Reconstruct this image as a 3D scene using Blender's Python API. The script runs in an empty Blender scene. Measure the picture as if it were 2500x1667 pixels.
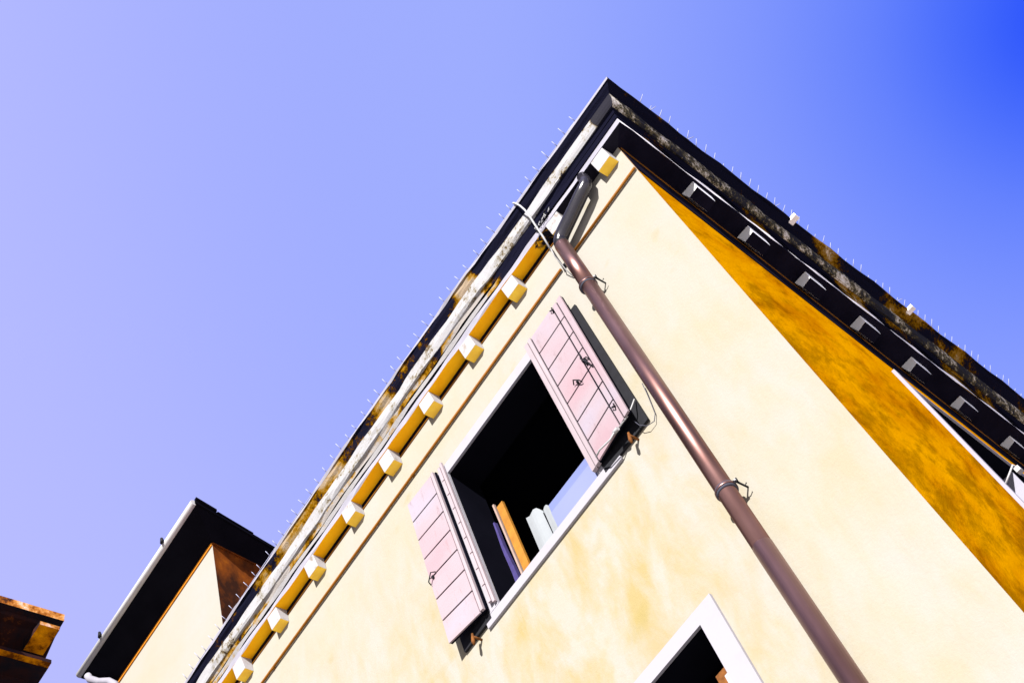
import bpy, bmesh, math, random
from mathutils import Vector, Matrix
random.seed(7)
sc = bpy.context.scene
C = sc.collection
R = math.radians

# ------------------------------------------------------------------ camera
CAM = Vector((1.2755, -4.7831, 1.6))
r = Vector((0.56146513, 0.78268895, -0.26861667))
u = Vector((0.77447763, -0.38270321, 0.5037089))
d = Vector((-0.29144694, 0.49085258, 0.82104959))
cd = bpy.data.cameras.new('camera')
cam = bpy.data.objects.new('camera', cd)
C.objects.link(cam)
cam.matrix_world = Matrix(((r.x, u.x, -d.x, CAM.x), (r.y, u.y, -d.y, CAM.y), (r.z, u.z, -d.z, CAM.z), (0, 0, 0, 1)))
cd.sensor_width = 36.0
cd.lens = 3224.26 / 2500 * 36.0
cd.clip_start = 0.05
cd.clip_end = 3000
sc.camera = cam

# ------------------------------------------------------------------ light
SUN_AZ, SUN_EL = 24.0, 27.0            # degrees: azimuth to the right of the front wall's normal, elevation
sdir = Vector((math.sin(R(SUN_AZ)) * math.cos(R(SUN_EL)), -math.cos(R(SUN_AZ)) * math.cos(R(SUN_EL)), math.sin(R(SUN_EL))))
sl = bpy.data.lights.new('sun', 'SUN')
sl.energy = 5.0
sl.angle = R(0.5)
sl.color = (1.0, 0.97, 0.93)
sun = bpy.data.objects.new('sun', sl)
C.objects.link(sun)
sun.rotation_euler = (-sdir).to_track_quat('-Z', 'Y').to_euler()

w = bpy.data.worlds.new('World')
sc.world = w
w.use_nodes = True
nt = w.node_tree
nt.nodes.clear()
out = nt.nodes.new('ShaderNodeOutputWorld')
bg = nt.nodes.new('ShaderNodeBackground')
bg.inputs['Strength'].default_value = 0.1
sky = nt.nodes.new('ShaderNodeTexSky')
sky.sky_type = 'NISHITA'
sky.sun_disc = False
sky.sun_elevation = R(SUN_EL)
sky.sun_rotation = R(180 - SUN_AZ)
sky.air_density = 1.0
sky.dust_density = 0.4
sky.ozone_density = 3.0
tc = nt.nodes.new('ShaderNodeTexCoord')
dot = nt.nodes.new('ShaderNodeVectorMath')
dot.operation = 'DOT_PRODUCT'
# the sky deepens towards this point of the heavens (north-north-east, half way up)
deep = Vector((0.125, 0.655, 0.745)).normalized()
dot.inputs[1].default_value = deep
nt.links.new(tc.outputs['Generated'], dot.inputs[0])
ac = nt.nodes.new('ShaderNodeMath'); ac.operation = 'ARCCOSINE'
nt.links.new(dot.outputs['Value'], ac.inputs[0])
dv = nt.nodes.new('ShaderNodeMath'); dv.operation = 'DIVIDE'
dv.inputs[1].default_value = math.pi
nt.links.new(ac.outputs[0], dv.inputs[0])
cr = nt.nodes.new('ShaderNodeValToRGB')
cr.color_ramp.interpolation = 'B_SPLINE'
K = 1.0
def lin(c):
    return tuple(((v / 255) / 12.92 if v / 255 < 0.04045 else ((v / 255 + 0.055) / 1.055) ** 2.4) for v in c)
stops = [(0.0, (12, 62, 250)), (3.5, (52, 94, 251)), (7.5, (96, 126, 252)), (12.5, (128, 149, 253)), (18, (146, 163, 254)), (24, (160, 174, 254)), (33, (159, 171, 254)),
         (45, (183, 187, 255)), (58, (190, 191, 255)), (72, (90, 100, 160)), (92, (18, 22, 44)), (180, (10, 12, 22))]  # unseen far part of the sky darkened to hold down ambient light
els = cr.color_ramp.elements
while len(els) < len(stops):
    els.new(0.5)
for e, (a, c) in zip(els, stops):
    e.position = a / 180.0
    l = lin(c)
    e.color = (l[0], l[1], l[2], 1)
nt.links.new(dv.outputs[0], cr.inputs[0])
sc1 = nt.nodes.new('ShaderNodeVectorMath'); sc1.operation = 'SCALE'
nt.links.new(cr.outputs[0], sc1.inputs[0])
SKYK = 3.95
sc1.inputs['Scale'].default_value = SKYK
sc2 = nt.nodes.new('ShaderNodeVectorMath'); sc2.operation = 'SCALE'
nt.links.new(sky.outputs[0], sc2.inputs[0])
sc2.inputs['Scale'].default_value = 0.08
add = nt.nodes.new('ShaderNodeVectorMath'); add.operation = 'ADD'
nt.links.new(sc1.outputs[0], add.inputs[0])
nt.links.new(sc2.outputs[0], add.inputs[1])
nt.links.new(add.outputs[0], bg.inputs['Color'])
nt.links.new(bg.outputs[0], out.inputs[0])

vs = sc.view_settings
vs.view_transform = 'Standard'
vs.look = 'None'
vs.gamma = 1.0
vs.use_curve_mapping = False
vs.exposure = 1.3

# ------------------------------------------------------------------ materials
class M:
    """small node-graph helper"""
    def __init__(s, name, rough=0.85, spec=0.2, metal=0.0):
        s.m = bpy.data.materials.new(name)
        s.m.use_nodes = True
        s.t = s.m.node_tree
        s.b = s.t.nodes['Principled BSDF']
        s.b.inputs['Roughness'].default_value = rough
        s.b.inputs['Specular IOR Level'].default_value = spec
        s.b.inputs['Metallic'].default_value = metal
        s.geo = s.t.nodes.new('ShaderNodeNewGeometry')
    def pos(s, scale=(1, 1, 1), rot=(0, 0, 0)):
        mp = s.t.nodes.new('ShaderNodeMapping')
        mp.inputs['Scale'].default_value = scale
        mp.inputs['Rotation'].default_value = rot
        s.t.links.new(s.geo.outputs['Position'], mp.inputs[0])
        return mp.outputs[0]
    def noise(s, scale, detail=5, rough=0.55, vec=None, dist=0.0):
        n = s.t.nodes.new('ShaderNodeTexNoise')
        n.inputs['Scale'].default_value = scale
        n.inputs['Detail'].default_value = detail
        n.inputs['Roughness'].default_value = rough
        n.inputs['Distortion'].default_value = dist
        s.t.links.new(vec if vec else s.pos(), n.inputs['Vector'])
        return n.outputs['Fac']
    def ramp(s, fac, stops, interp='LINEAR'):
        c = s.t.nodes.new('ShaderNodeValToRGB')
        c.color_ramp.interpolation = interp
        e = c.color_ramp.elements
        while len(e) < len(stops): e.new(0.5)
        for q, (p, col) in zip(e, stops):
            q.position = p
            if not isinstance(col, tuple): col = (col, col, col)
            q.color = (*col, 1)
        s.t.links.new(fac, c.inputs[0])
        return c.outputs[0]
    def mix(s, fac, a, b, mode='MIX'):
        n = s.t.nodes.new('ShaderNodeMix')
        n.data_type = 'RGBA'; n.blend_type = mode
        for sock, v in ((n.inputs[0], fac), (n.inputs[6], a), (n.inputs[7], b)):
            if isinstance(v, (int, float)): sock.default_value = v
            elif isinstance(v, tuple): sock.default_value = (*v, 1)
            else: s.t.links.new(v, sock)
        return n.outputs[2]
    def math(s, op, a, b=0.0, clamp=False):
        n = s.t.nodes.new('ShaderNodeMath'); n.operation = op; n.use_clamp = clamp
        for sock, v in ((n.inputs[0], a), (n.inputs[1], b)):
            if isinstance(v, (int, float)): sock.default_value = v
            else: s.t.links.new(v, sock)
        return n.outputs[0]
    def xyz(s, i):
        n = s.t.nodes.new('ShaderNodeSeparateXYZ')
        s.t.links.new(s.geo.outputs['Position'], n.inputs[0])
        return n.outputs[i]
    def col(s, c):
        if isinstance(c, tuple): s.b.inputs['Base Color'].default_value = (*c, 1)
        else: s.t.links.new(c, s.b.inputs['Base Color'])
        return s
    def bump(s, h, strength=0.3, dist=0.01):
        n = s.t.nodes.new('ShaderNodeBump')
        n.inputs['Strength'].default_value = strength
        n.inputs['Distance'].default_value = dist
        s.t.links.new(h, n.inputs['Height'])
        s.t.links.new(n.outputs[0], s.b.inputs['Normal'])
        return s

def simple(name, c, rough=0.8, var=0.25, scale=8.0, spec=0.2, metal=0.0, bump=0.15):
    m = M(name, rough, spec, metal)
    n = m.noise(scale, 6, 0.6)
    lo = tuple(v * (1 - var) for v in c)
    hi = tuple(min(1, v * (1 + var)) for v in c)
    m.col(m.ramp(n, [(0.3, lo), (0.7, hi)]))
    if bump: m.bump(n, bump, 0.01)
    return m.m

def FL(r_, g_, b_, k=0.30):
    return tuple(min(1.0, v * k) for v in lin((r_, g_, b_)))

def mat_front_wall():
    m = M('cream_plaster', 0.92, 0.1)
    base = FL(249, 243, 231)
    a = m.noise(0.9, 6, 0.6, dist=0.25)                                     # broad damp areas
    v = m.pos((3.2, 1, 1.3), (0, R(38), 0))
    b = m.noise(1.25, 7, 0.62, v, 0.25)                                    # slanting brush-like wash marks
    c1 = m.ramp(b, [(0.40, 0.0), (0.66, 1.0)])
    z = m.xyz(2)
    low = m.t.nodes.new('ShaderNodeMapRange')                             # the wash is strongest between the two windows
    m.t.links.new(z, low.inputs[0])
    low.inputs[1].default_value = 9.6; low.inputs[2].default_value = 7.5
    low.inputs[3].default_value = 0.16; low.inputs[4].default_value = 0.88
    x = m.xyz(0)
    rt = m.t.nodes.new('ShaderNodeMapRange')
    m.t.links.new(x, rt.inputs[0])
    rt.inputs[1].default_value = -1.35; rt.inputs[2].default_value = -0.6
    rt.inputs[3].default_value = 1.0; rt.inputs[4].default_value = 0.35
    f = m.math('MULTIPLY', m.math('MULTIPLY', c1, low.outputs[0]), rt.outputs[0])
    f = m.math('MULTIPLY', f, m.ramp(a, [(0.30, 0.5), (0.58, 1.0)]))
    col = m.mix(f, base, FL(244, 213, 128))
    f2 = m.math('MULTIPLY', m.ramp(a, [(0.42, 0.0), (0.68, 1.0)]), 0.34)
    col = m.mix(f2, col, FL(249, 236, 188))
    sp = m.ramp(m.noise(2.6, 3, 0.4), [(0.66, 0.0), (0.76, 0.8)])         # small yellow stains
    col = m.mix(m.math('MULTIPLY', sp, 0.6), col, FL(232, 208, 120))
    gr = m.noise(60, 4, 0.7)
    col = m.mix(0.10, col, m.ramp(gr, [(0.3, 0.55), (0.7, 1.0)]), 'MULTIPLY')
    m.col(col)
    m.bump(m.math('ADD', m.noise(5, 6, 0.65), m.math('MULTIPLY', gr, 0.35)), 0.34, 0.015)
    return m.m

def mat_side_wall():
    m = M('ochre_plaster', 1.0, 0.0)
    # weather streaks slant down the wall away from the corner
    y_, z_ = m.xyz(1), m.xyz(2)
    cb = m.t.nodes.new('ShaderNodeCombineXYZ')
    m.t.links.new(m.math('MULTIPLY', m.math('ADD', y_, z_), 0.28), cb.inputs[1])
    m.t.links.new(m.math('SUBTRACT', y_, z_), cb.inputs[2])
    v = cb.outputs[0]
    a = m.noise(1.15, 9, 0.66, v, 0.3)
    b = m.noise(3.1, 9, 0.7, v, 0.2)
    col = m.ramp(a, [(0.30, (0.25, 0.07, 0.0)), (0.42, (0.40, 0.145, 0.0)), (0.52, (0.49, 0.205, 0.0)), (0.68, (0.56, 0.25, 0.0))])
    lw = m.t.nodes.new('ShaderNodeMapRange')                              # more bare brown patches lower down the wall
    m.t.links.new(m.xyz(2), lw.inputs[0])
    lw.inputs[1].default_value = 9.3; lw.inputs[2].default_value = 6.5
    lw.inputs[3].default_value = 0.02; lw.inputs[4].default_value = -0.07
    b = m.math('ADD', b, lw.outputs[0])
    dk = m.ramp(b, [(0.36, 0.38), (0.50, 1.0)])
    col = m.mix(0.7, col, dk, 'MULTIPLY')
    m.col(col)
    m.bump(m.math('ADD', a, m.math('MULTIPLY', b, 0.5)), 0.35, 0.03)
    return m.m

def mat_mould(name, black=(0.006, 0.006, 0.014), thr=0.0, xdark=True, scale=2.6, pale=FL(240, 212, 180)):
    """stone under black lichen with ochre and bare peach patches; wholly black near the corner"""
    m = M(name, 0.98, 0.0)
    n = m.noise(scale, 3, 0.5)
    f = m.noise(34, 6, 0.75)
    g = m.math('ADD', n, m.math('MULTIPLY', m.math('SUBTRACT', f, 0.5), 0.30))
    g = m.math('ADD', g, thr)
    if xdark:
        mr = m.t.nodes.new('ShaderNodeMapRange')
        m.t.links.new(m.xyz(0), mr.inputs[0])
        mr.inputs[1].default_value = -1.55; mr.inputs[2].default_value = -1.15
        mr.inputs[3].default_value = 0.0; mr.inputs[4].default_value = -0.4
        g = m.math('ADD', g, mr.outputs[0])
    col = m.ramp(g, [(0.0, black), (0.50, black), (0.525, FL(110, 70, 5)), (0.57, FL(205, 145, 20)), (0.62, FL(228, 185, 110)), (0.68, pale)])
    m.col(col)
    m.bump(f, 0.6, 0.012)
    return m.m

def mat_torus(name, side=False):
    m = M(name, 0.85, 0.1)
    f = m.noise(26, 7, 0.8)
    n = m.noise(4.0, 4, 0.6)
    g = m.math('ADD', m.math('MULTIPLY', f, 0.5), m.math('MULTIPLY', n, 0.5))
    if not side:
        g = m.math('SUBTRACT', g, 0.035)
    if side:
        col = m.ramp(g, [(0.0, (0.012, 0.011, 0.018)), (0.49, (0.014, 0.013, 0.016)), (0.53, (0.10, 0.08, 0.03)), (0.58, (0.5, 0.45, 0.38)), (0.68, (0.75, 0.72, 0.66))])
    else:
        mr = m.t.nodes.new('ShaderNodeMapRange')                          # the clean band dies out just before the corner
        m.t.links.new(m.xyz(0), mr.inputs[0])
        mr.inputs[1].default_value = 0.0; mr.inputs[2].default_value = 0.16
        mr.inputs[3].default_value = 0.0; mr.inputs[4].default_value = -0.5
        g = m.math('ADD', g, mr.outputs[0])
        col = m.ramp(g, [(0.0, (0.012, 0.011, 0.018)), (0.34, (0.014, 0.013, 0.018)), (0.375, FL(150, 120, 60)), (0.40, FL(225, 218, 205)), (0.455, FL(252, 250, 255)), (1.0, FL(254, 252, 255))])
    m.col(col)
    m.bump(f, 0.4, 0.01)
    return m.m

MAT = {}
MAT['front'] = mat_front_wall()
MAT['side'] = mat_side_wall()
MAT['mould'] = mat_mould('black_lichen_stone', thr=0.015)
MAT['cav'] = mat_mould('stained_pale_stone', thr=0.15, scale=3.6, pale=FL(234, 224, 218))
MAT['fil'] = mat_mould('grey_fillet_stone', thr=0.24, scale=3.0, pale=FL(228, 224, 226))
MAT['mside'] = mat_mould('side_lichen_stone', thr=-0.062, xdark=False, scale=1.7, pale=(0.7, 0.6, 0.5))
def mat_sidecorbel():
    m = M('side_corbel_stone', 0.9, 0.05)
    n = m.noise(14, 7, 0.75)
    m.col(m.ramp(n, [(0.42, (0.02, 0.02, 0.012)), (0.48, (0.4, 0.34, 0.12)), (0.53, (1.0, 0.98, 0.94)), (0.7, (1.0, 0.98, 0.96))]))
    return m.m
MAT['sidecorbel'] = mat_sidecorbel()
MAT['torus'] = mat_torus('clean_stone_roll')
MAT['tside'] = mat_torus('side_stone_roll', True)
MAT['lip'] = simple('white_lip_stone', FL(236, 232, 250), 0.8, 0.06, 9, bump=0.2)
MAT['sidewhite'] = simple('side_fillet_stone', (0.92, 0.88, 0.86), 0.8, 0.06, 9)
MAT['sidecorbel'] = None
MAT['groove'] = simple('dirt_and_shadow_black', (0.004, 0.004, 0.008), 0.98, 0.2, 8.0, 0.0)
def mat_soffit():
    m = M('bounce_orange_soffit', 0.9, 0.05)
    n = m.noise(5, 6, 0.65)
    f = m.noise(22, 6, 0.75)
    col = m.ramp(n, [(0.3, (0.95, 0.40, 0.004)), (0.7, (1.0, 0.52, 0.01))])  # orange stands for warm light bounced up onto the underside
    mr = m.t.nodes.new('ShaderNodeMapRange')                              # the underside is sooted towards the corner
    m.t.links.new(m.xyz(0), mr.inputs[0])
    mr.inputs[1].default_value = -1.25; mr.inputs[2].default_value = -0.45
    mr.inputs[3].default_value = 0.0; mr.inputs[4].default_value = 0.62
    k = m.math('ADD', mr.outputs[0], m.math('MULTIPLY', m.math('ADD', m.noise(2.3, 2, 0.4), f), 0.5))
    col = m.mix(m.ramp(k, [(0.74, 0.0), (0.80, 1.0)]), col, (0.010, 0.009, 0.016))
    m.col(col); m.bump(n, 0.3, 0.01)
    return m.m
MAT['soffit'] = mat_soffit()
def mat_stained(name, c, dirt, scale, lo, hi, amt):
    m = M(name, 0.85, 0.1)
    n = m.noise(scale, 8, 0.72)
    m.col(m.mix(m.math('MULTIPLY', m.ramp(n, [(lo, 0.0), (hi, 1.0)]), amt), c, dirt))
    m.bump(n, 0.35, 0.008)
    return m.m
MAT['corbel'] = mat_stained('corbel_stone', FL(254, 250, 255, 0.34), FL(190, 160, 110), 11, 0.56, 0.68, 0.7)
MAT['white'] = mat_stained('white_stone', FL(246, 242, 254), FL(222, 216, 218), 4, 0.52, 0.74, 0.4)
MAT['corbel_under'] = simple('corbel_bounce_yellow', (1.0, 0.58, 0.06), 0.9, 0.15, 9)  # warm ground bounce put into the underside's yellow
MAT['shade_black'] = simple('painted_shade_black', (0.008, 0.007, 0.014), 0.98, 0.4, 3, 0.0)  # black standing for the shade around the side cornice
MAT['tile'] = simple('terracotta_tile', (0.32, 0.12, 0.06), 0.9, 0.4, 4)
MAT['steel'] = simple('spike_steel', (0.30, 0.31, 0.42), 0.5, 0.1, 10, 0.3, bump=0)
MAT['iron'] = simple('black_iron', (0.006, 0.006, 0.009), 0.7, 0.3, 20)
MAT['rust'] = simple('rusty_iron', (0.13, 0.045, 0.008), 0.8, 0.4, 30)
MAT['room'] = simple('dark_room', (0.004, 0.004, 0.007), 0.95, 0.2, 2, 0.0, bump=0)
MAT['pink'] = None
def mat_pink():
    m = M('pink_shutter_paint', 0.75, 0.15)
    n = m.noise(1.7, 3, 0.5)
    f = m.noise(40, 4, 0.6, m.pos((0.2, 1, 1)))
    col = m.ramp(n, [(0.36, FL(242, 228, 246)), (0.5, FL(246, 221, 231)), (0.68, FL(248, 208, 219))])
    col = m.mix(0.08, col, m.ramp(f, [(0.3, 0.6), (0.7, 1.0)]), 'MULTIPLY')
    g = m.noise(9, 8, 0.75, m.pos((2.5, 1, 0.5)))
    col = m.mix(m.ramp(g, [(0.58, 0.0), (0.72, 0.55)]), col, FL(190, 150, 150))
    p = m.noise(30, 6, 0.8, m.pos((1, 1, 0.4)))
    col = m.mix(m.ramp(p, [(0.68, 0.0), (0.72, 0.7)]), col, FL(120, 84, 70))
    m.col(col); m.bump(m.math('ADD', f, p), 0.25, 0.004)
    return m.m
MAT['pink'] = mat_pink()
MAT['stile'] = simple('pale_shutter_stile', FL(248, 228, 236), 0.7, 0.06, 6)
def mat_pipe():
    m = M('brown_painted_copper', 0.40, 0.5, 1.0)
    n = m.noise(2.0, 4, 0.5, m.pos((3, 3, 0.8)))
    f = m.noise(70, 3, 0.6)
    col = m.ramp(n, [(0.3, (0.17, 0.085, 0.07)), (0.7, (0.29, 0.165, 0.155))])
    sp = m.ramp(f, [(0.70, 0.0), (0.76, 1.0)])
    col = m.mix(m.math('MULTIPLY', sp, 0.5), col, (0.5, 0.25, 0.05))
    m.col(col); m.bump(m.noise(5, 3, 0.5), 0.08, 0.01)
    return m.m
MAT['pipe'] = mat_pipe()
MAT['neck'] = simple('dark_neck_metal', (0.02, 0.018, 0.026), 0.22, 0.3, 6, 0.8, 0.2)
MAT['copper'] = simple('copper_conductor', FL(215, 135, 20), 0.7, 0.2, 12, bump=0)
MAT['cable'] = simple('white_cable', FL(252, 252, 255, 0.34), 0.7, 0.05, 9, bump=0)
MAT['darkcable'] = simple('dark_cable', (0.05, 0.05, 0.07), 0.7, 0.05, 9, bump=0)
MAT['orangewood'] = simple('orange_board', FL(250, 170, 60), 0.7, 0.2, 14)
MAT['paleboard'] = simple('pale_board', FL(238, 205, 190), 0.7, 0.1, 12)
MAT['redwood'] = simple('red_brown_board', (0.11, 0.018, 0.006), 0.7, 0.3, 14)
MAT['lilac'] = simple('violet_cloth', FL(96, 84, 160), 0.9, 0.3, 9)
MAT['cloth'] = simple('white_cloth', FL(224, 230, 236), 0.95, 0.05, 9)
MAT['skypane'] = simple('pale_sky_reflection', FL(188, 198, 255), 0.6, 0.06, 2)  # the sky's reflection in the glass, painted as flat blue
MAT['skypane_dark'] = simple('mid_sky_reflection', FL(168, 182, 250), 0.6, 0.06, 2)
MAT['brownwall'] = None
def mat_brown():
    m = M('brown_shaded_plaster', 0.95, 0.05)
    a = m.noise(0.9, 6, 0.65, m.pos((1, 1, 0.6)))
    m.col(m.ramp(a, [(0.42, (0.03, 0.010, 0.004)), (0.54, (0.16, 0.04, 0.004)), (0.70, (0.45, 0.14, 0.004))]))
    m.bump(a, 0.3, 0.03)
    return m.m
MAT['brownwall'] = mat_brown()
MAT['blacksoffit'] = simple('black_eave_boards', (0.005, 0.005, 0.008), 0.98, 0.2, 3, 0.0)
MAT['gutter'] = simple('pale_zinc_gutter', FL(250, 248, 250, 0.42), 0.7, 0.08, 3, 0.2)
MAT['orangetrim'] = simple('orange_trim', (0.55, 0.19, 0.01), 0.85, 0.2, 4)
def mat_cream2():
    m = M('pale_plaster', 0.92, 0.1)
    a = m.noise(0.7, 5, 0.6)
    m.col(m.ramp(a, [(0.35, FL(249, 243, 234)), (0.7, FL(248, 238, 215))]))
    m.bump(m.noise(5, 4), 0.2, 0.02)
    return m.m
MAT['cream2'] = mat_cream2()
def mat_far():
    m = M('far_dark_stone', 0.95, 0.05)
    a = m.noise(1.6, 6, 0.7)
    m.col(m.ramp(a, [(0.42, (0.010, 0.009, 0.013)), (0.60, (0.03, 0.010, 0.008)), (0.72, (0.22, 0.06, 0.008)), (0.8, (0.3, 0.14, 0.05))]))
    return m.m
MAT['far'] = mat_far()
def mat_farlip():
    m = M('far_lip_stone', 0.9, 0.05)
    n = m.noise(2.6, 7, 0.7)
    m.col(m.ramp(n, [(0.36, (0.015, 0.008, 0.01)), (0.45, (0.30, 0.09, 0.01)), (0.54, (0.60, 0.27, 0.07)), (0.66, (0.9, 0.7, 0.62))]))
    m.bump(n, 0.5, 0.05)
    return m.m
MAT['farlip'] = mat_farlip()
def mat_farorange():
    m = M('far_bounce_orange', 0.9, 0.05)  # orange bounce light painted onto the far undersides
    n = m.noise(3.2, 7, 0.7)
    m.col(m.ramp(n, [(0.38, (0.12, 0.03, 0.0)), (0.50, (0.55, 0.18, 0.0)), (0.66, (0.9, 0.36, 0.0))]))
    m.bump(n, 0.4, 0.04)
    return m.m
MAT['farorange'] = mat_farorange()
def mat_ground():
    m = M('stone_paving', 0.85, 0.2)
    br = m.t.nodes.new('ShaderNodeTexBrick')
    m.t.links.new(m.geo.outputs['Position'], br.inputs['Vector'])
    br.inputs['Scale'].default_value = 1.2
    br.inputs['Color1'].default_value = (0.53, 0.50, 0.47, 1)
    br.inputs['Color2'].default_value = (0.47, 0.45, 0.42, 1)
    br.inputs['Mortar'].default_value = (0.14, 0.13, 0.12, 1)
    br.inputs['Mortar Size'].default_value = 0.012
    n = m.noise(3, 6, 0.6)
    m.col(m.mix(0.4, br.outputs['Color'], m.ramp(n, [(0.3, 0.6), (0.7, 1.0)]), 'MULTIPLY'))
    m.bump(n, 0.2, 0.01)
    return m.m
MAT['ground'] = mat_ground()
MAT['glass'] = simple('blue_window_glass', (0.05, 0.12, 0.5), 0.15, 0.3, 3, 0.6, bump=0)

# ------------------------------------------------------------------ mesh helpers
class MB:
    def __init__(s):
        s.v = []; s.f = []; s.mi = []; s.mats = []; s.smooth = []
    def slot(s, key):
        if key not in s.mats: s.mats.append(key)
        return s.mats.index(key)
    def face(s, pts, key, smooth=False):
        i0 = len(s.v)
        s.v += [tuple(p) for p in pts]
        s.f.append(list(range(i0, i0 + len(pts))))
        s.mi.append(s.slot(key)); s.smooth.append(smooth)
    def hexa(s, p, key, keys=None):
        """p: 8 corners, bottom 0-3 (ccw from above), top 4-7; keys: optional material per face"""
        fs = [(3, 2, 1, 0), (4, 5, 6, 7), (0, 1, 5, 4), (1, 2, 6, 5), (2, 3, 7, 6), (3, 0, 4, 7)]
        i0 = len(s.v); s.v += [tuple(q) for q in p]
        for n, f in enumerate(fs):
            s.f.append([i0 + k for k in f])
            s.mi.append(s.slot((keys or {}).get(n, key))); s.smooth.append(False)
    def box(s, x0, x1, y0, y1, z0, z1, key, keys=None, T=None):
        p = [(x0, y0, z0), (x1, y0, z0), (x1, y1, z0), (x0, y1, z0), (x0, y0, z1), (x1, y0, z1), (x1, y1, z1), (x0, y1, z1)]
        if T: p = [T(*q) for q in p]
        s.hexa(p, key, keys)
    def tube(s, pts, rad, key, n=8, caps=True):
        pts = [Vector(p) for p in pts]
        rads = rad if isinstance(rad, (list, tuple)) else [rad] * len(pts)
        i0 = len(s.v)
        up = None
        for i, p in enumerate(pts):
            t = (pts[min(i + 1, len(pts) - 1)] - pts[max(i - 1, 0)]).normalized()
            if up is None:
                up = Vector((0, 0, 1)) if abs(t.z) < 0.9 else Vector((1, 0, 0))
            a = (up - t * up.dot(t)).normalized(); up = a
            b = t.cross(a)
            for k in range(n):
                th = 2 * math.pi * k / n
                s.v.append(tuple(p + (a * math.cos(th) + b * math.sin(th)) * rads[i]))
        for i in range(len(pts) - 1):
            for k in range(n):
                k2 = (k + 1) % n
                s.f.append([i0 + i * n + k, i0 + i * n + k2, i0 + (i + 1) * n + k2, i0 + (i + 1) * n + k])
                s.mi.append(s.slot(key)); s.smooth.append(True)
        if caps:
            s.f.append([i0 + k for k in range(n)][::-1]); s.mi.append(s.slot(key)); s.smooth.append(False)
            s.f.append([i0 + (len(pts) - 1) * n + k for k in range(n)]); s.mi.append(s.slot(key)); s.smooth.append(False)
    def build(s, name, parent=None, loc=None, bevel=0.0):
        me = bpy.data.meshes.new(name)
        o = bpy.data.objects.new(name, me)
        off = Vector(loc) if loc else Vector((0, 0, 0))
        me.from_pydata([tuple(Vector(p) - off) for p in s.v], [], s.f)
        for k in s.mats: me.materials.append(MAT[k])
        for p, m, sm in zip(me.polygons, s.mi, s.smooth):
            p.material_index = m; p.use_smooth = sm
        bm = bmesh.new(); bm.from_mesh(me)
        bmesh.ops.remove_doubles(bm, verts=bm.verts, dist=1e-5)
        bmesh.ops.recalc_face_normals(bm, faces=bm.faces)
        bm.to_mesh(me); bm.free()
        C.objects.link(o)
        if loc: o.location = off
        if parent:
            o.parent = parent
            o.location = off - world_off(parent)
        if bevel:
            bv = o.modifiers.new('bevel', 'BEVEL'); bv.width = bevel; bv.segments = 2; bv.limit_method = 'ANGLE'
        return o

def world_off(o):
    v = Vector((0, 0, 0))
    while o:
        v += o.location; o = o.parent
    return v

def tag(o, label=None, cat=None, group=None, kind=None):
    if label: o['label'] = label
    if cat: o['category'] = cat
    if group: o['group'] = group
    if kind: o['kind'] = kind
    return o
def empty(name, loc, label, cat, group=None):
    o = bpy.data.objects.new(name, None)
    C.objects.link(o); o.location = loc; o.empty_display_size = 0.2
    return tag(o, label, cat, group)

# ------------------------------------------------------------------ frame of the side wall (84 degrees to the front)
AZ = R(-5.8)
SX, SY = math.sin(AZ), math.cos(AZ)       # along the side wall, away from the corner
NX, NY = math.cos(AZ), -math.sin(AZ)      # outward normal of the side wall
def SD(s, o, z): return (s * SX + o * NX, s * SY + o * NY, z)

# ------------------------------------------------------------------ ground
g = MB()
g.face([(-400, -400, 0), (400, -400, 0), (400, 400, 0), (-400, 400, 0)], 'ground')
tag(g.build('ground'), kind='structure')

# ================================================================== MAIN HOUSE
XL = -8.3                 # left end of the front wall
DEP = 9.0                 # depth along the side wall
house = empty('corner_house', (0, 0, 0), 'large cream corner house with an ochre side wall, stone cornice and two open windows', 'house')

def wall_grid(mb, us, zs, holes, P, key):
    for i in range(len(us) - 1):
        for j in range(len(zs) - 1):
            cu = (us[i] + us[i + 1]) / 2; cz = (zs[j] + zs[j + 1]) / 2
            if any(a < cu < b and c < cz < e for a, b, c, e in holes): continue
            mb.face([P(us[i], zs[j]), P(us[i + 1], zs[j]), P(us[i + 1], zs[j + 1]), P(us[i], zs[j + 1])], key)

W1 = (-2.566, -1.455, 7.772, 9.211)
W2 = (-2.42, -1.350, 4.80, 6.296)
WS = (3.00, 4.95, 7.30, 9.25)
mb = MB()
holesF = [W1, W2, (-5.9, -4.85, 4.80, 6.296), (-6.9, -5.85, 7.772, 9.211), (-2.42, -1.35, 1.3, 3.1), (-5.9, -4.85, 1.3, 3.1)]
holesF = [W1, W2]
wall_grid(mb, [XL, W1[0], W2[0], W1[1], W2[1], 0.0], [0, W2[2], W2[3], W1[2], W1[3], 10.0], holesF, lambda x, z: (x, 0, z), 'front')
holesS = [WS]
wall_grid(mb, [0, WS[0], WS[1], DEP], [0, WS[2], WS[3], 10.0], holesS, lambda s, z: SD(s, 0, z), 'side')
bx, by, _ = SD(DEP, 0, 0)
mb.face([(XL, 0, 0), (XL, by, 0), (XL, by, 10.0), (XL, 0, 10.0)], 'cream2')
mb.face([(XL, by, 0), (bx, by, 0), (bx, by, 10.0), (XL, by, 10.0)], 'cream2')
mb.build('wall', house)

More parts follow.
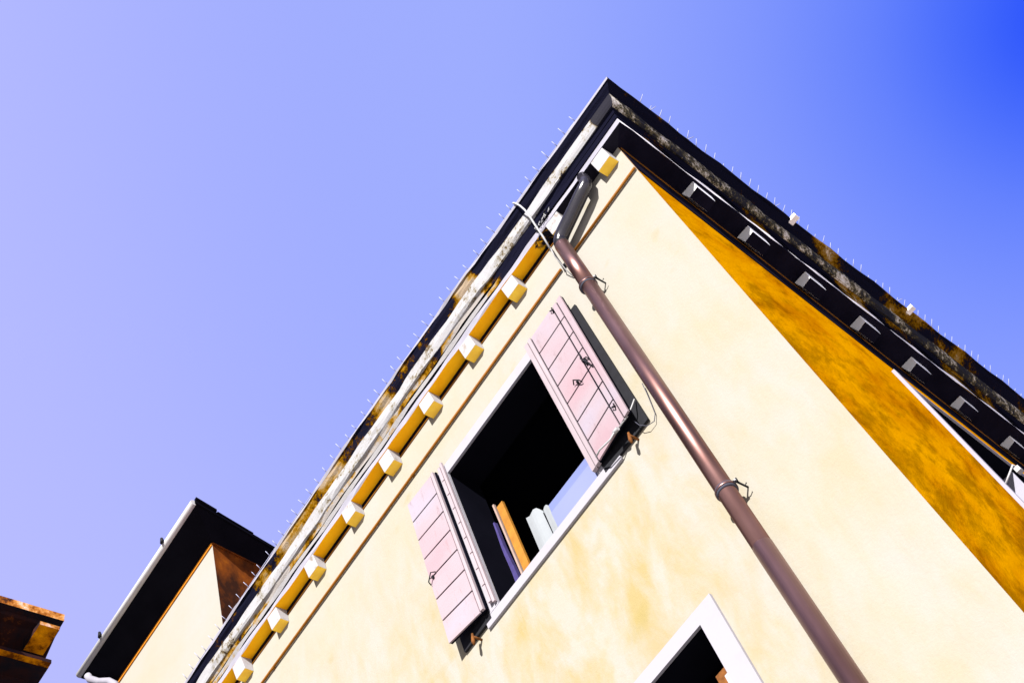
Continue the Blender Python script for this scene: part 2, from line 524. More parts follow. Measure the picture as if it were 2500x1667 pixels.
# ---- cornice, front and side runs mitred at the corner
# profile points: (outset of the front, z, outset of the side)
PR = [(0.000, 10.000, 0.000, None),
      (0.113, 10.000, 0.150, 'soffit'),
      (0.113, 10.014, 0.150, 'lip'),
      (0.116, 10.056, 0.155, 'lip'),
      (0.095, 10.057, 0.135, 'groove'),
      (0.095, 10.065, 0.135, 'groove'),
      (0.122, 10.066, 0.162, 'groove'),
      (0.127, 10.117, 0.166, 'fil'),
      (0.104, 10.118, 0.140, 'groove'),
      (0.104, 10.126, 0.140, 'groove'),
      (0.130, 10.127, 0.170, 'groove'),
      (0.137, 10.160, 0.178, 'cav'),
      (0.146, 10.178, 0.190, 'cav'),
      (0.160, 10.182, 0.202, 'torus'),
      (0.168, 10.205, 0.220, 'torus'),
      (0.174, 10.240, 0.235, 'torus'),
      (0.176, 10.302, 0.242, 'torus'),
      (0.187, 10.325, 0.258, 'mould'),
      (0.202, 10.350, 0.280, 'mould'),
      (0.214, 10.384, 0.300, 'mould'),
      (0.224, 10.386, 0.316, 'mould'),
      (0.228, 10.408, 0.320, 'lip'),
      (0.180, 10.415, 0.270, 'lip'),
      (-0.10, 10.435, -0.10, 'mould')]
def camber(a, x):
    wgt = max(0.0, min(1.0, (a - 0.105) / 0.11))
    return -0.062 * wgt * min(1.6, ((x + 2.7) / 3.0) ** 2)
def sgrow(o, s):
    if o <= 0.01: return o
    return o + max(0, s + 0.3) * (0.0155 + max(0.0, (o - 0.15)) / 0.168 * 0.0125)
def mitre(a, o):
    s = (-a - NY * o) / SY
    return (s * SX + o * NX, -a)

def wob(x, i, amp=0.0042):
    return amp * (math.sin(x * 7.3 + i * 1.7) + 0.6 * math.sin(x * 17.1 + i * 2.9) + 0.5 * math.sin(x * 3.1 + i))
# stones of the cornice: joints with slight steps
joints = [-8.3, -7.15, -6.1, -5.0, -3.85, -2.62, -1.42, -0.55]
jz = {j: random.uniform(-0.006, 0.006) for j in joints}
jy = {j: random.uniform(-0.006, 0.006) for j in joints}
def stone(x):
    k = [j for j in joints if j <= x + 1e-6]
    return k[-1] if k else joints[0]

mb = MB()
xs = [XL]
while xs[-1] < -0.30: xs.append(round(xs[-1] + 0.1, 3))
xs = [x for x in xs if x < -0.25]
def fpt(i, x, last=False):
    a, z, o, _ = PR[i]
    if last:
        px, py = mitre(a, o)
        return (px, py, z + camber(a, 0.3))
    j = stone(x); k = 0 if a < 0.05 else 1
    dy = jy[j] * k * (0.4 if a < 0.13 else 1); dz = jz[j] * k * (0.3 if a < 0.13 else 1)
    if -2.66 < x < -2.5 and a > 0.16: dy -= 0.006
    return (x, -a - dy + (wob(x, i) if k else 0), z + dz + camber(a, x) + (wob(x + 5, i, 0.0015) if k else 0))
for i in range(1, len(PR)):
    key = PR[i][3]
    cols = xs + [None]
    for n in range(len(cols) - 1):
        x0, x1 = cols[n], cols[n + 1]
        A = fpt(i - 1, x0); B = fpt(i, x0)
        if x1 is None: Cc = fpt(i, 0, True); D = fpt(i - 1, 0, True)
        else: Cc = fpt(i, x1); D = fpt(i - 1, x1)
        mb.face([A, D, Cc, B], key, False)
mb.build('front_cornice', house)

mb = MB()
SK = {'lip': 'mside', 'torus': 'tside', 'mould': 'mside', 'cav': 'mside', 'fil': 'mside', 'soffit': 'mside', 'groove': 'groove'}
ss = [None] + [round(0.0 + 0.2 * k, 3) for k in range(0, int(DEP / 0.2) + 2)]
def spt(i, s):
    a, z, o, _ = PR[i]
    zz = z + camber(a, 0.3)
    if s is None:
        px, py = mitre(a, o); return (px, py, zz)
    o2 = sgrow(o, s) + (wob(s * 1.3, i, 0.004) if o > 0.01 else 0)
    return SD(s, o2, zz + (wob(s + 3, i, 0.002) if o > 0.01 else 0))
for i in range(1, len(PR)):
    key = PR[i][3]
    k2 = SK[key]
    if i == 3: k2 = 'sidewhite'
    if i == 2: k2 = 'mside'
    if i == 1: k2 = 'shade_black'  # side soffit painted black for its shade
    for n in range(len(ss) - 1):
        mb.face([spt(i - 1, ss[n]), spt(i - 1, ss[n + 1]), spt(i, ss[n + 1]), spt(i, ss[n])], k2)
mb.build('side_cornice', house)

# thin orange string moulding under the side cornice and an added black board painted as its cast shadow
mb = MB()
mb.box(0.02, DEP, 0.002, 0.014, 9.985, 9.998, 'copper', T=lambda s, o, z: SD(s, o, z))
mb.build('string_moulding', house)
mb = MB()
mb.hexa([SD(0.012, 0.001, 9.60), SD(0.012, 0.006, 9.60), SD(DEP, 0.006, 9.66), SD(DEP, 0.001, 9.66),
         SD(0.012, 0.001, 9.984), SD(0.012, 0.006, 9.984), SD(DEP, 0.006, 9.984), SD(DEP, 0.001, 9.984)], 'shade_black')
mb.build('cornice_shadow_board', house)

# ---- dark strip added as the cornice's shadow on the wall, with a copper-coloured lower edge
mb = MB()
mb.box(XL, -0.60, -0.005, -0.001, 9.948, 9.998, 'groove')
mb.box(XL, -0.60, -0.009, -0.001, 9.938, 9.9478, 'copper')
mb.build('soffit_shadow_strip', house)
# ---- corbels
def corbel(T, w0, depth, zb=9.865, side=False):
    b = MB()
    if not side:
        x0, x1 = w0
        # underside slopes a little at the nose
        p = [(x0, -depth, zb + 0.006), (x1, -depth, zb + 0.006), (x1, 0.0, zb), (x0, 0.0, zb),
             (x0, -0.1118, 9.999), (x1, -0.1118, 9.999), (x1, 0.0, 9.999), (x0, 0.0, 9.999)]
        b.hexa(p, 'corbel', {0: 'corbel_under'})
    else:
        s0, s1 = w0
        q_ = 0.045
        p = [SD(s0, q_, zb), SD(s0, depth, zb + 0.018), SD(s1, depth, zb + 0.018), SD(s1, q_, zb),
             SD(s0, q_ - 0.025, 9.999), SD(s0, depth + 0.004, 9.999), SD(s1, depth + 0.004, 9.999), SD(s1, q_ - 0.025, 9.999)]
        b.hexa(p, 'sidecorbel', {0: 'shade_black'})  # underside blackened as shade
    return b
for k, cx in enumerate([-0.135, -0.715, -1.30, -1.88, -2.455, -3.03, -3.60, -4.18, -4.77, -5.35, -5.93, -6.51, -7.09, -7.67]):
    jx = random.uniform(-0.008, 0.008)
    o = corbel(None, (cx - 0.070 + jx, cx + 0.070 + jx), 0.086 + jx * 0.5, 9.865 + jx).build('corbel', house, bevel=0.004)
for k, s0 in enumerate([0.68, 1.36, 2.07, 2.83, 3.58, 4.36, 5.2, 5.95, 6.7]):
    corbel(None, (s0 + random.uniform(-0.02, 0.02), s0 + random.uniform(0.2, 0.26)), 0.142, 9.885 + random.uniform(-0.01, 0.01), True).build('corbel', house, bevel=0.004)

# ---- roof: low hipped tiles starting inside the cornice lip
mb = MB()
e = 0.14
c0 = (XL - 0.1, -e, 10.43); c1 = (mitre(e, 0.20)[0], -e, 10.39); c2 = (bx + 0.2, by + 0.2, 10.43); c3 = (XL - 0.1, by + 0.2, 10.43)
r0 = (-5.2, by / 2, 12.0); r1 = (-3.2, by / 2, 12.0)
mb.face([c0, c1, r1, r0], 'tile'); mb.face([c1, c2, r1], 'tile'); mb.face([c2, c3, r0, r1], 'tile'); mb.face([c3, c0, r0], 'tile')
mb.build('roof', house)
# pale fixing blocks sticking out over the side lip
for s0, o0 in ((1.86, 0.30), (3.49, 0.34)):
    mb = MB()
    mb.box(s0, s0 + 0.055, o0, o0 + 0.13, 10.31, 10.345, 'sidewhite', {3: 'shade_black', 2: 'shade_black'}, T=lambda s, o, z: SD(s, o, z))
    mb.build('fixing_block', house)

# ---- windows
def interior(W, P, name='room', depth=2.4):
    """dark room behind an opening: P(u, dep, z)"""
    a, b, c, e2 = W
    m_ = MB()
    A = 0.0015
    # reveals, near black: their shade is put into the colour
    q = lambda uu, dd, zz: P(uu, dd, zz)
    m_.face([q(a, A, c), q(a, 0.28, c), q(a, 0.28, e2), q(a, A, e2)], 'room')
    m_.face([q(b, A, c), q(b, 0.28, c), q(b, 0.28, e2), q(b, A, e2)], 'room')
    m_.face([q(a, A, e2), q(b, A, e2), q(b, 0.28, e2), q(a, 0.28, e2)], 'room')
    m_.face([q(a, A, c), q(b, A, c), q(b, 0.28, c), q(a, 0.28, c)], 'white')
    # room beyond
    lo, hi = a - 0.8, b + 0.5
    zf, zt = c - 0.9, e2 + 0.35
    m_.face([q(lo, depth, zf), q(hi, depth, zf), q(hi, depth, zt), q(lo, depth, zt)], 'room')
    m_.face([q(lo, 0.28, zf), q(lo, depth, zf), q(lo, depth, zt), q(lo, 0.28, zt)], 'room')
    m_.face([q(hi, 0.28, zf), q(hi, depth, zf), q(hi, depth, zt), q(hi, 0.28, zt)], 'room')
    m_.face([q(lo, 0.28, zt), q(hi, 0.28, zt), q(hi, depth, zt), q(lo, depth, zt)], 'room')
    m_.face([q(lo, 0.28, zf), q(hi, 0.28, zf), q(hi, depth, zf), q(lo, depth, zf)], 'room')
    # inner wall around the opening
    for (u0, u1, z0, z1) in ((lo, a, zf, zt), (b, hi, zf, zt), (a, b, zf, c), (a, b, e2, zt)):
        m_.face([q(u0, 0.28, z0), q(u1, 0.28, z0), q(u1, 0.28, z1), q(u0, 0.28, z1)], 'room')
    return m_
F = lambda x, dd, z: (x, dd, z)

def front_window(W, sill_z, label):
    x0, x1, z0, z1 = W
    win = interior(W, F).build('window', house)
    if label: win['label'] = label
    fr = MB()
    t = 0.022
    fr.box(x0 - 0.14, x1 + 0.14, -t, -0.0005, z1, z1 + 0.098, 'white')
    fr.box(x0 - 0.14, x0, -t, -0.0005, z0, z1, 'white')
    fr.box(x1, x1 + 0.14, -t, -0.0005, z0, z1, 'white')
    fr.build('frame', win)
    si = MB()
    si.box(x0 - 0.155, x1 + 0.20, -0.0225, -0.0005, sill_z, z0 - 0.002, 'white')
    si.build('sill', win, bevel=0.004)
    return win
front_window(W1, 7.690, 'upper window with open pink shutters')
w2 = front_window(W2, 4.71, 'lower window with no shutters')

# catch and brown stile in the lower window
mb = MB()
mb.box(-1.445, -1.362, 0.02, 0.06, 5.2, 6.02, 'rust')
mb.box(-1.385, -1.360, 0.0, 0.02, 5.88, 5.96, 'cable')
mb.build('casement_stile', w2)

# ---- side window (seen very obliquely)
sw = interior(WS, lambda s, dd, z: SD(s, -dd, z)).build('window', house)
sw['label'] = 'side window with a thin white frame'
T = lambda s, o, z: SD(s, o, z)
fr = MB()
fr.box(WS[0] - 0.055, WS[0], 0.0005, 0.028, WS[2], WS[3] + 0.15, 'lip', T=T)
fr.box(WS[0], WS[1] + 0.05, 0.0005, 0.02, WS[3], WS[3] + 0.02, 'lip', T=T)
fr.box(WS[1], WS[1] + 0.05, 0.0005, 0.028, WS[2], WS[3], 'lip', T=T)
fr.build('frame', sw)
gl = MB()
gl.box(4.60, 4.635, -0.13, -0.02, 7.35, 9.2, 'lip', T=T)
gl.box(4.636, 4.94, -0.13, -0.12, 7.35, 9.2, 'glass', T=T)
gl.build('casement', sw)
hk = MB()
hk.tube([SD(2.98, 0.02, 7.86), SD(2.98, 0.09, 7.90), SD(3.02, 0.15, 7.97), SD(3.05, 0.165, 7.93)], 0.008, 'cable', 6)
hk.box(3.02, 3.07, 0.135, 0.175, 7.90, 7.945, 'cable', T=T)
hk.build('shutter_hook', sw)

# ---- shutters
def ledge(b, P, u0, u1, z0, z1, y0, y1, key):
    b.box(u0, u1, y0, y1, z0, z1, key, T=P)
def shutter(name, hinge, ang, sgn, lean, zb, zt, wid, label):
    """board shutter folded back nearly flat on the wall; u runs away from the window"""
    ca, sa = math.cos(ang), math.sin(ang)
    def P(uu, v, z):
        k = (zt - z) / (zt - zb) * lean
        return (hinge[0] + sgn * (uu * ca + v * sa * 0), hinge[1] - uu * sa - v - k * (uu / wid), z)
    n = 7
    bh = (zt - zb) / n
    body = MB()
    body.box(0.02, wid, 0.0, 0.018, zb + 0.002, zt - 0.002, 'groove', T=P)            # backing, dark in the joints
    for k in range(n):
        z0 = zb + k * bh + (0.0075 if k else 0); z1 = zb + (k + 1) * bh - (0.0075 if k < n - 1 else 0)
        if sgn > 0:
            body.box(0.040, wid - 0.112, 0.0182, 0.030, z0, z1, 'pink', T=P)
            body.box(wid - 0.099, wid - 0.058, 0.0182, 0.030, z0, z1, 'pink', T=P)
        else:
            body.box(0.068, wid, 0.0182, 0.030, z0, z1, 'pink', T=P)
    o = body.build('shutter', house)
    o['label'] = label
    st = MB()
    if sgn > 0:
        st.box(wid - 0.045, wid, 0.0182, 0.034, zb, zt, 'pink', T=P)
        st.box(-0.05, -0.012, 0.0, 0.03, zb, zt + 0.01, 'stile', T=P)
        st.box(-0.004, 0.027, 0.0, 0.03, zb, zt + 0.02, 'stile', T=P)
    else:
        st.box(0.030, 0.054, 0.0182, 0.040, zb, zt, 'stile', T=P)
        for k in range(9):
            a0 = zb + 0.02 + k * (zt - zb - 0.02) / 9
            st.box(-0.035, -0.010, 0.0, 0.024, a0, a0 + (zt - zb) / 9 - 0.012, 'stile', T=P)
        st.box(-0.060, -0.040, 0.0, 0.02, zb, zt + 0.02, 'stile', T=P)
    st.build('stile', o)
    return o, P
for (xa, xb, za, zc) in ((-1.40, -0.962, 7.725, 9.17), (-2.975, -2.66, 7.735, 9.10)):  # black panels added behind the shutters as their shadow on the wall
    b = MB()
    b.box(xa, xb, -0.024, -0.006, za, zc, 'iron')
    b.build('shutter_shadow_panel', house)
o1, P1 = shutter('shutter', (-1.41, -0.035), R(2.0), 1, 0.045, 7.795, 9.305, 0.415, 'right shutter with two edge stiles')
o2, P2 = shutter('shutter', (-2.625, -0.035), R(2.0), -1, 0.045, 7.795, 9.305, 0.365, 'left shutter with a single edge stile')
def bits(o, P, spots):
    for kind, uu, z in spots:
        b = MB()
        if kind == 'latch':
            b.tube([P(uu - 0.02, 0.034, z + 0.09), P(uu - 0.012, 0.045, z + 0.06), P(uu - 0.022, 0.05, z + 0.02), P(uu - 0.006, 0.05, z - 0.03), P(uu + 0.016, 0.045, z - 0.09), P(uu + 0.022, 0.034, z - 0.14)], 0.0045, 'iron', 6)
            b.tube([P(uu - 0.03, 0.034, z + 0.02), P(uu - 0.01, 0.046, z), P(uu + 0.02, 0.046, z - 0.02), P(uu + 0.03, 0.034, z - 0.05)], 0.0045, 'iron', 6)
            b.box(uu - 0.010, uu + 0.008, 0.030, 0.045, z - 0.07, z - 0.01, 'iron', T=P)
        elif kind == 'handle':
            b.tube([P(uu - 0.035, 0.04, z + 0.02), P(uu - 0.01, 0.06, z + 0.03), P(uu + 0.03, 0.06, z - 0.03), P(uu + 0.035, 0.04, z - 0.05)], 0.0045, 'iron', 6)
            b.box(uu - 0.006, uu + 0.008, 0.030, 0.045, z - 0.01, z + 0.015, 'iron', T=P)
        elif kind == 'knob':
            b.tube([P(uu - 0.012, 0.03, z + 0.02), P(uu - 0.016, 0.046, z), P(uu, 0.048, z - 0.02), P(uu + 0.014, 0.046, z), P(uu + 0.006, 0.04, z + 0.022), P(uu - 0.004, 0.03, z - 0.035)], 0.004, 'iron', 6)
        b.build('latch', o)
bits(o1, P1, [('latch', 0.335, 8.55), ('handle', 0.195, 8.46), ('knob', 0.345, 7.95), ('knob', 0.305, 9.27)])
bits(o2, P2, [('handle', 0.325, 8.42)])
for x, z in ((-1.10, 7.70), (-2.82, 7.70)):
    b = MB()
    b.tube([(x, 0.0, z), (x, -0.07, z)], 0.009, 'rust', 7)
    b.tube([(x, -0.07, z + 0.03), (x - 0.01, -0.075, z - 0.035), (x - 0.012, -0.072, z - 0.06)], [0.008, 0.014, 0.007], 'rust', 7)
    b.build('shutter_holdback', house)
b = MB()
b.tube([(-1.36, -0.10, 7.80), (-1.30, -0.13, 7.775), (-1.20, -0.125, 7.76), (-1.14, -0.115, 7.79)], 0.006, 'cable', 6)
b.tube([(-1.165, -0.11, 7.79), (-1.12, -0.12, 7.775)], 0.014, 'cable', 6)
b.tube([(-1.11, -0.11, 7.785), (-1.03, -0.10, 7.80), (-0.985, -0.08, 7.85), (-0.96, -0.04, 7.93)], 0.005, 'cable', 6)
b.build('shutter_cord', o1)

# ---- downpipe with swan neck, part of the house
px, py, rr = -0.757, -0.10, 0.056
neck = [(-0.325, -0.085, 10.02), (-0.325, -0.09, 9.93), (-0.345, -0.098, 9.885), (-0.40, -0.10, 9.862), (-0.56, -0.10, 9.80), (-0.68, -0.10, 9.757), (-0.725, -0.10, 9.735), (-0.75, -0.10, 9.70), (px, py, 9.65)]
b = MB()
zz = [9.65, 9.06, 9.05, 6.72, 6.71, 6.215, 6.21, 0.0]
b.tube([(px, py, 9.651), (px, py, 9.055)], rr, 'pipe', 24)
b.tube([(px, py, 9.07), (px - 0.01, py, 6.22)], rr * 0.985, 'pipe', 24)
b.tube([(px - 0.01, py, 6.24), (px - 0.02, py, 3.0), (px - 0.02, py, 0.0)], rr * 1.01, 'pipe', 24)
dp = b.build('downpipe', house)
b = MB()
b.tube(neck, [0.044, 0.046, 0.050, 0.054, 0.054, 0.055, 0.056, 0.056, rr * 0.99], 'neck', 20)
b.build('swan_neck', dp)
for z in (9.045, 6.70, 4.3, 1.9):
    b = MB()
    b.tube([(px - 0.006, py, z - 0.022), (px - 0.006, py, z - 0.016), (px - 0.006, py, z + 0.016), (px - 0.006, py, z + 0.022)], [rr + 0.001, rr + 0.008, rr + 0.008, rr + 0.001], 'darkcable', 24)
    b.tube([(px - 0.006, py, z - 0.008), (px - 0.006, py, z + 0.008)], rr + 0.011, 'pipe', 24)
    b.box(px + rr, px + rr + 0.028, py - 0.003, py + 0.003, z - 0.012, z + 0.012, 'iron')
    b.tube([(px + rr + 0.018, py - 0.012, z), (px + rr + 0.018, py + 0.012, z)], 0.006, 'cable', 6)
    b.tube([(px + rr + 0.012, py + 0.01, z), (px + rr + 0.012, 0.0, z)], 0.006, 'iron', 6)
    b.tube([(px + rr + 0.018, py, z), (px + rr + 0.022, py + 0.05, z - 0.03), (px + rr + 0.04, py + 0.05, z - 0.02)], 0.004, 'iron', 6)
    b.tube([(px - rr + 0.01, py + 0.03, z - 0.01), (px - rr - 0.004, -0.02, z - 0.08), (px - rr - 0.012, -0.01, z - 0.12), (px - rr - 0.025, -0.02, z - 0.14)], 0.006, 'iron', 6)
    b.build('pipe_clamp', dp)

# ---- copper lightning conductor along the front under the corbels
cond = empty('copper_conductor', (-0.9, 0, 9.61), 'thin orange copper rod running level along the cream wall under the corbels', 'cable')
b = MB()
b.tube([(0.0, -0.016, 9.608), (-0.735, -0.016, 9.608)], 0.0115, 'copper', 8)
b.tube([(-0.905, -0.016, 9.610), (-3.0, -0.016, 9.606), (-5.2, -0.016, 9.610), (XL, -0.016, 9.609)], 0.0115, 'copper', 8)
b.build('rod', cond, loc=(-0.9, 0, 9.61))
for x in (-0.77, -0.865, -2.9, -5.0, -7.1):
    b = MB()
    b.box(x - 0.012, x + 0.012, -0.024, -0.0, 9.598, 9.618, 'iron' if x > -1 else 'copper')
    b.build('clip', cond, loc=(x, 0, 9.60))

# ---- wire slung from the lip to the downpipe elbow
b = MB()
wp = [(-0.835, -0.215, 10.40), (-0.838, -0.238, 10.395), (-0.82, -0.245, 10.35), (-0.79, -0.262, 10.23), (-0.772, -0.272, 10.11), (-0.772, -0.262, 10.01), (-0.786, -0.235, 9.90), (-0.80, -0.20, 9.77), (-0.82, -0.165, 9.66)]
b.tube(wp, 0.0075, 'cable', 8)
b.tube([(-0.815, -0.165, 9.665), (-0.84, -0.13, 9.60), (-0.86, -0.05, 9.5), (-0.858, -0.012, 9.42)], 0.004, 'cable', 6)
tag(b.build('hanging_wire', loc=(-0.82, -0.16, 9.66)), 'pale wire slung from the cornice lip down to the elbow of the downpipe', 'wire')
b = MB()
for q in range(11):
    x = -0.74 + random.uniform(-0.10, 0.06); z = 10.06 + random.uniform(-0.03, 0.03) ; y = -0.128 - random.uniform(0, 0.012)
    pts = [(x, y, z)]
    for k in range(3):
        pts.append((pts[-1][0] + random.uniform(-0.03, 0.03), y - random.uniform(0, 0.012), pts[-1][2] + random.uniform(-0.022, 0.022)))
    b.tube(pts, 0.0035, 'cable' if q % 3 else 'iron', 5)
tag(b.build('wire_tangle', loc=(-0.72, -0.13, 10.05)), 'small tangle of pale wire stuck on the cornice above the downpipe elbow', 'wire tangle')
b = MB()
b.tube([(-0.86, -0.03, 7.98), (-0.874, -0.02, 7.90), (-0.893, -0.012, 7.80), (-0.907, -0.012, 7.713), (-0.935, -0.02, 7.665), (-0.985, -0.035, 7.672), (-1.02, -0.05, 7.72), (-1.03, -0.06, 7.77)], 0.0028, 'darkcable', 6)
tag(b.build('loose_wire', loc=(-0.9, -0.02, 7.7)), 'thin dark wire looping between the right shutter bottom and the downpipe', 'wire')

# ---- bird spikes along both lips
def spikes(name, pts, outv, label):
    e0 = empty(name, pts[0], label, 'bird spikes', 'bird spike strips')
    st = MB()
    st.tube([(p[0], p[1], p[2] + 0.004) for p in pts], 0.0035, 'steel', 5)
    st.build('base_strip', e0, loc=pts[0])
    return e0
def spike(e0, p, dirv, ln):
    b = MB()
    q = Vector(p) + Vector(dirv).normalized() * ln
    b.tube([p, tuple(q)], [0.0034, 0.0024], 'steel', 5)
    b.build('spike', e0, loc=p)
base = []
x = -0.05
while x > -7.9:
    base.append((x, -0.220, 10.410 + camber(0.25, x))); x -= 0.118
e0 = spikes('bird_spike_strip', base, None, 'row of thin steel bird spikes along the sunlit front cornice lip')
for p in base:
    p = (p[0] + random.uniform(-0.02, 0.02), p[1], p[2])
    spike(e0, p, (random.uniform(-0.12, 0.1), -0.85, 0.9 + random.uniform(-0.1, 0.1)), random.uniform(0.055, 0.085))
base = []
s = 0.1
while s < 6.6:
    base.append(SD(s, sgrow(0.318, s) - 0.006, 10.41 + camber(0.25, 0.3))); s += 0.105
e0 = spikes('bird_spike_strip', base, None, 'row of thin steel bird spikes along the dark side cornice lip')
for p in base:
    spike(e0, p, (0.75 + random.uniform(-0.15, 0.1), random.uniform(-0.15, 0.15), 0.75), random.choice([0.035, 0.05, 0.07, 0.08, 0.085]))
    if random.random() < 0.10:
        spike(e0, p, (0.9, random.uniform(0.5, 0.9), 0.2), 0.06)

# ---- things on the upper window sill
ZS = 7.7735
b = MB()
b.box(-2.318, -2.256, 0.035, 0.055, ZS, 8.52, 'orangewood')
o = b.build('wooden_board', loc=(-2.29, 0.04, ZS)); tag(o, 'upright orange wooden board standing on the upper window sill', 'board')
b = MB()
b.box(-2.345, -2.330, 0.03, 0.05, ZS, 8.57, 'paleboard')
b.box(-2.334, -2.327, 0.06, 0.075, ZS, 8.50, 'redwood')
o = b.build('edge_strip', loc=(-2.34, 0.04, ZS)); tag(o, 'narrow pale pink strip standing against the orange board on the sill', 'strip')
b = MB()
pts = []
for k in range(9):
    z = ZS + 0.66 * k / 8
    wv = 0.021 * (1 - 0.7 * k / 8)
    pts.append((-2.395 + 0.004 * math.sin(k), z, wv))
for (a, z0, w0), (c, z1, w1) in zip(pts[:-1], pts[1:]):
    b.hexa([(a - w0, 0.03, z0), (a + w0, 0.03, z0), (a + w0, 0.06, z0), (a - w0, 0.06, z0), (c - w1, 0.03, z1), (c + w1, 0.03, z1), (c + w1, 0.06, z1), (c - w1, 0.06, z1)], 'lilac')
o = b.build('folded_umbrella', loc=(-2.39, 0.045, ZS)); tag(o, 'slim furled violet umbrella leaning up from the window sill', 'umbrella')
# white cloth folded over a board: slab with a soft wavy top and one dark crease
b = MB()
prof_ = [(-2.146, 8.205), (-2.125, 8.190), (-2.105, 8.175), (-2.085, 8.178), (-2.060, 8.190), (-2.035, 8.180), (-2.018, 8.150), (-2.006, 8.118), (-2.000, 8.112)]
prof2_ = [(-1.996, 8.118), (-1.975, 8.128), (-1.955, 8.120), (-1.938, 8.090)]
for pr_, yb in ((prof_, 0.040), (prof2_, 0.046)):
    for (xa, za), (xb, zb_) in zip(pr_[:-1], pr_[1:]):
        ya = yb + 0.006 * math.sin(xa * 40); yc = yb + 0.006 * math.sin(xb * 40)
        b.hexa([(xa, ya, ZS), (xb, yc, ZS), (xb, 0.08, ZS), (xa, 0.08, ZS), (xa, ya + 0.012, za), (xb, yc + 0.012, zb_), (xb, 0.08, zb_), (xa, 0.08, za)], 'cloth')
b.box(-1.9995, -1.9965, 0.050, 0.06, ZS + 0.10, 8.08, 'groove')
o = b.build('folded_white_cloth', loc=(-2.04, 0.06, ZS)); tag(o, 'folded white cloth standing on the sill beside the pale blue pane', 'cloth')
b = MB()
b.box(-1.934, -1.458, 0.040, 0.052, ZS, 8.00, 'skypane')
b.box(-1.934, -1.458, 0.046, 0.058, 8.002, 8.078, 'skypane_dark')
o = b.build('sky_reflection_pane', loc=(-1.69, 0.045, ZS)); tag(o, 'glass pane, sky reflection painted pale blue, across the right foot of the upper window', 'panel')

# ================================================================== TALL HOUSE BEHIND, LEFT
tall = empty('tall_house', (-8.53, 2, 0), 'tall narrow pale house with a black eave and white gutter rising beyond the cornice', 'house')
TX0, TX1, TY0, TY1, TZ = -11.26, -8.53, 2.0, 5.0, 16.30
TXB = TX1 - 0.137 * (TY1 - TY0)          # the side wall runs slightly back to the left
L = (-8.53, 2, 0)
b = MB()
b.face([(TX0, TY0, 0), (TX1, TY0, 0), (TX1, TY0, TZ), (TX0, TY0, TZ)], 'cream2')
b.face([(TX1, TY0, 0), (TXB, TY1, 0), (TXB, TY1, TZ), (TX1, TY0, TZ)], 'brownwall')
b.face([(TX0, TY1, 0), (TXB, TY1, 0), (TXB, TY1, TZ), (TX0, TY1, TZ)], 'cream2')
b.face([(TX0, TY0, 0), (TX0, TY1, 0), (TX0, TY1, TZ), (TX0, TY0, TZ)], 'cream2')
b.build('wall', tall, loc=L)
b = MB()
EX0, EX1, EY0, EZ = -11.57, -8.18, 1.58, 16.52
q0 = [(TX0 - 0.0, TY0, TZ), (TX1, TY0, TZ), (TXB, TY1, TZ), (TX0, TY1, TZ)]
EXB = EX1 - 0.205 * (TY1 + 0.3 - EY0)
q1 = [(EX0, EY0, EZ), (EX1, EY0, EZ), (EXB, TY1 + 0.3, EZ), (EX0, TY1 + 0.3, EZ)]
q2 = [(p[0], p[1], EZ + 0.09) for p in q1]
rg = [(-10.1, 3.1, 17.2), (-10.1, 3.9, 17.2)]
for k in range(4):
    k2 = (k + 1) % 4
    b.face([q0[k], q0[k2], q1[k2], q1[k]], 'blacksoffit')
    b.face([q1[k], q1[k2], q2[k2], q2[k]], 'blacksoffit')
b.face([q2[0], q2[1], rg[0]], 'tile'); b.face([q2[1], q2[2], rg[1], rg[0]], 'tile')
b.face([q2[2], q2[3], rg[1]], 'tile'); b.face([q2[3], q2[0], rg[0], rg[1]], 'tile')
b.build('roof', tall, loc=L)
b = MB()
b.tube([(EX0 + 0.0, EY0 - 0.03, EZ + 0.045), (EX1 + 0.0, EY0 - 0.03, EZ + 0.045)], 0.05, 'gutter', 12)
gt = b.build('gutter', tall, loc=L)
for x in (-8.96, -10.80):
    b = MB()
    b.tube([(x, EY0 - 0.09, EZ + 0.04), (x, EY0 - 0.10, EZ + 0.13)], [0.035, 0.02], 'iron', 8)
    b.build('gutter_bracket', gt, loc=(x, EY0, TZ))
b = MB()
VB = lambda o, y, z: (EX1 + o - 0.205 * (y - EY0), y, z)
b.box(0.001, 0.03, EY0 - 0.02, TY1 + 0.3, EZ + 0.01, EZ + 0.07, 'blacksoffit', T=VB)
b.box(0.001, 0.05, EY0 - 0.02, EY0 + 0.34, EZ + 0.0705, EZ + 0.11, 'blacksoffit', T=VB)
b.box(0.001, 0.04, EY0 + 0.36, EY0 + 1.0, EZ + 0.0705, EZ + 0.088, 'blacksoffit', T=VB)
b.build('verge_board', tall, loc=L)
b = MB()
b.box(TX0, TX1, TY0 - 0.02, TY0 - 0.001, TZ - 0.05, TZ, 'orangetrim')
b.box(0.001, 0.02, TY0, TY1, TZ - 0.03, TZ, 'brownwall', T=lambda o, y, z: (TX1 + o - 0.137 * (y - TY0), y, z))
b.build('eave_trim', tall, loc=L)
b = MB()
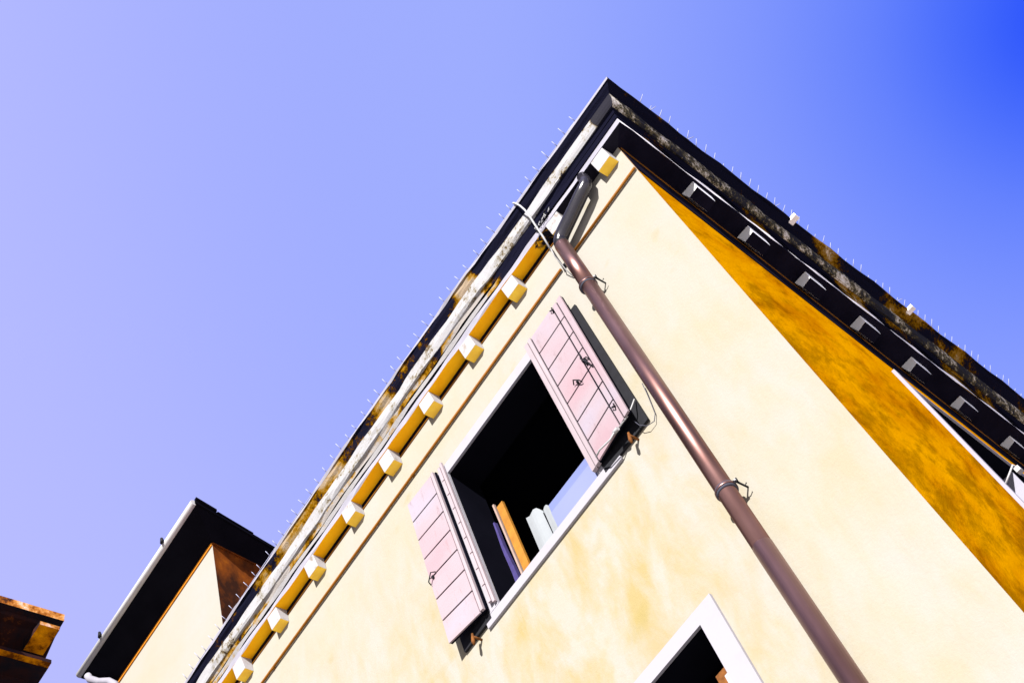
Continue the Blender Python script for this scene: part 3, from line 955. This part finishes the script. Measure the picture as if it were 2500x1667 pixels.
b.tube([(-11.44, 1.62, 16.46), (-11.42, 1.64, 16.38), (-11.36, 1.74, 16.30), (-11.24, 1.84, 16.23), (-11.17, 1.90, 16.12), (-11.16, 1.92, 15.9), (-11.16, 1.92, 0.0)], 0.055, 'lip', 12)
b.build('downpipe', tall, loc=L)

# ================================================================== FAR DARK PALACE
far = empty('dark_palace', (-14.9, 2, 0), 'dark stone building with an orange lit cornice at the far left edge', 'building')
L = (-14.9, 2, 0)
FX, FY = -14.88, 2.46
b = MB()
b.box(-22, FX, -9, FY - 0.04, 0, 20.3, 'far')
b.build('wall', far, loc=L)
b = MB()
prof = [(FX, 20.32), (-14.34, 20.59), (-14.17, 20.60), (-14.13, 20.64), (-13.99, 20.65), (-13.97, 20.80), (FX, 20.84)]
keys = ['far', 'far', 'far', 'far', 'farlip', 'far']
for (a, c), k in zip(zip(prof[:-1], prof[1:]), keys):
    b.face([(a[0], -9, a[1]), (a[0], FY, a[1]), (c[0], FY, c[1]), (c[0], -9, c[1])], k)
b.face([(p[0], FY, p[1]) for p in prof], 'far')
b.face([(p[0], -9, p[1]) for p in prof], 'far')
b.face([(FX, FY, 20.84), (FX, -9, 20.84), (-22, -9, 21.6), (-22, FY, 21.6)], 'tile')
b.build('cornice', far, loc=L)
for y in (1.98, 0.75, -0.5, -1.75, -3.0, -4.25):
    b = MB()
    b.hexa([(-14.56, y, 20.30), (-13.92, y, 20.30), (-13.92, y + 0.36, 20.30), (-14.56, y + 0.36, 20.30),
            (-14.56, y, 20.52), (-13.90, y, 20.36), (-13.90, y + 0.36, 20.36), (-14.56, y + 0.36, 20.52)], 'far', {0: 'farorange', 3: 'farlip'})
    b.build('modillion', far, loc=(FX, y, 20.3))
b = MB()
b.box(-14.46, -14.33, -9, FY - 0.06, 19.90, 19.98, 'farorange', {1: 'far', 3: 'far', 4: 'far'})
b.box(FX, -14.461, -9, FY - 0.05, 19.92, 20.0, 'far')
b.build('string_course', far, loc=L)
b = MB()
b.tube([(-14.6, 1.62, 19.25), (-14.65, 1.40, 19.10), (-14.7, 1.36, 18.7), (-14.7, 1.36, 17.0)], 0.03, 'lip', 8)
b.build('pipe', far, loc=L)
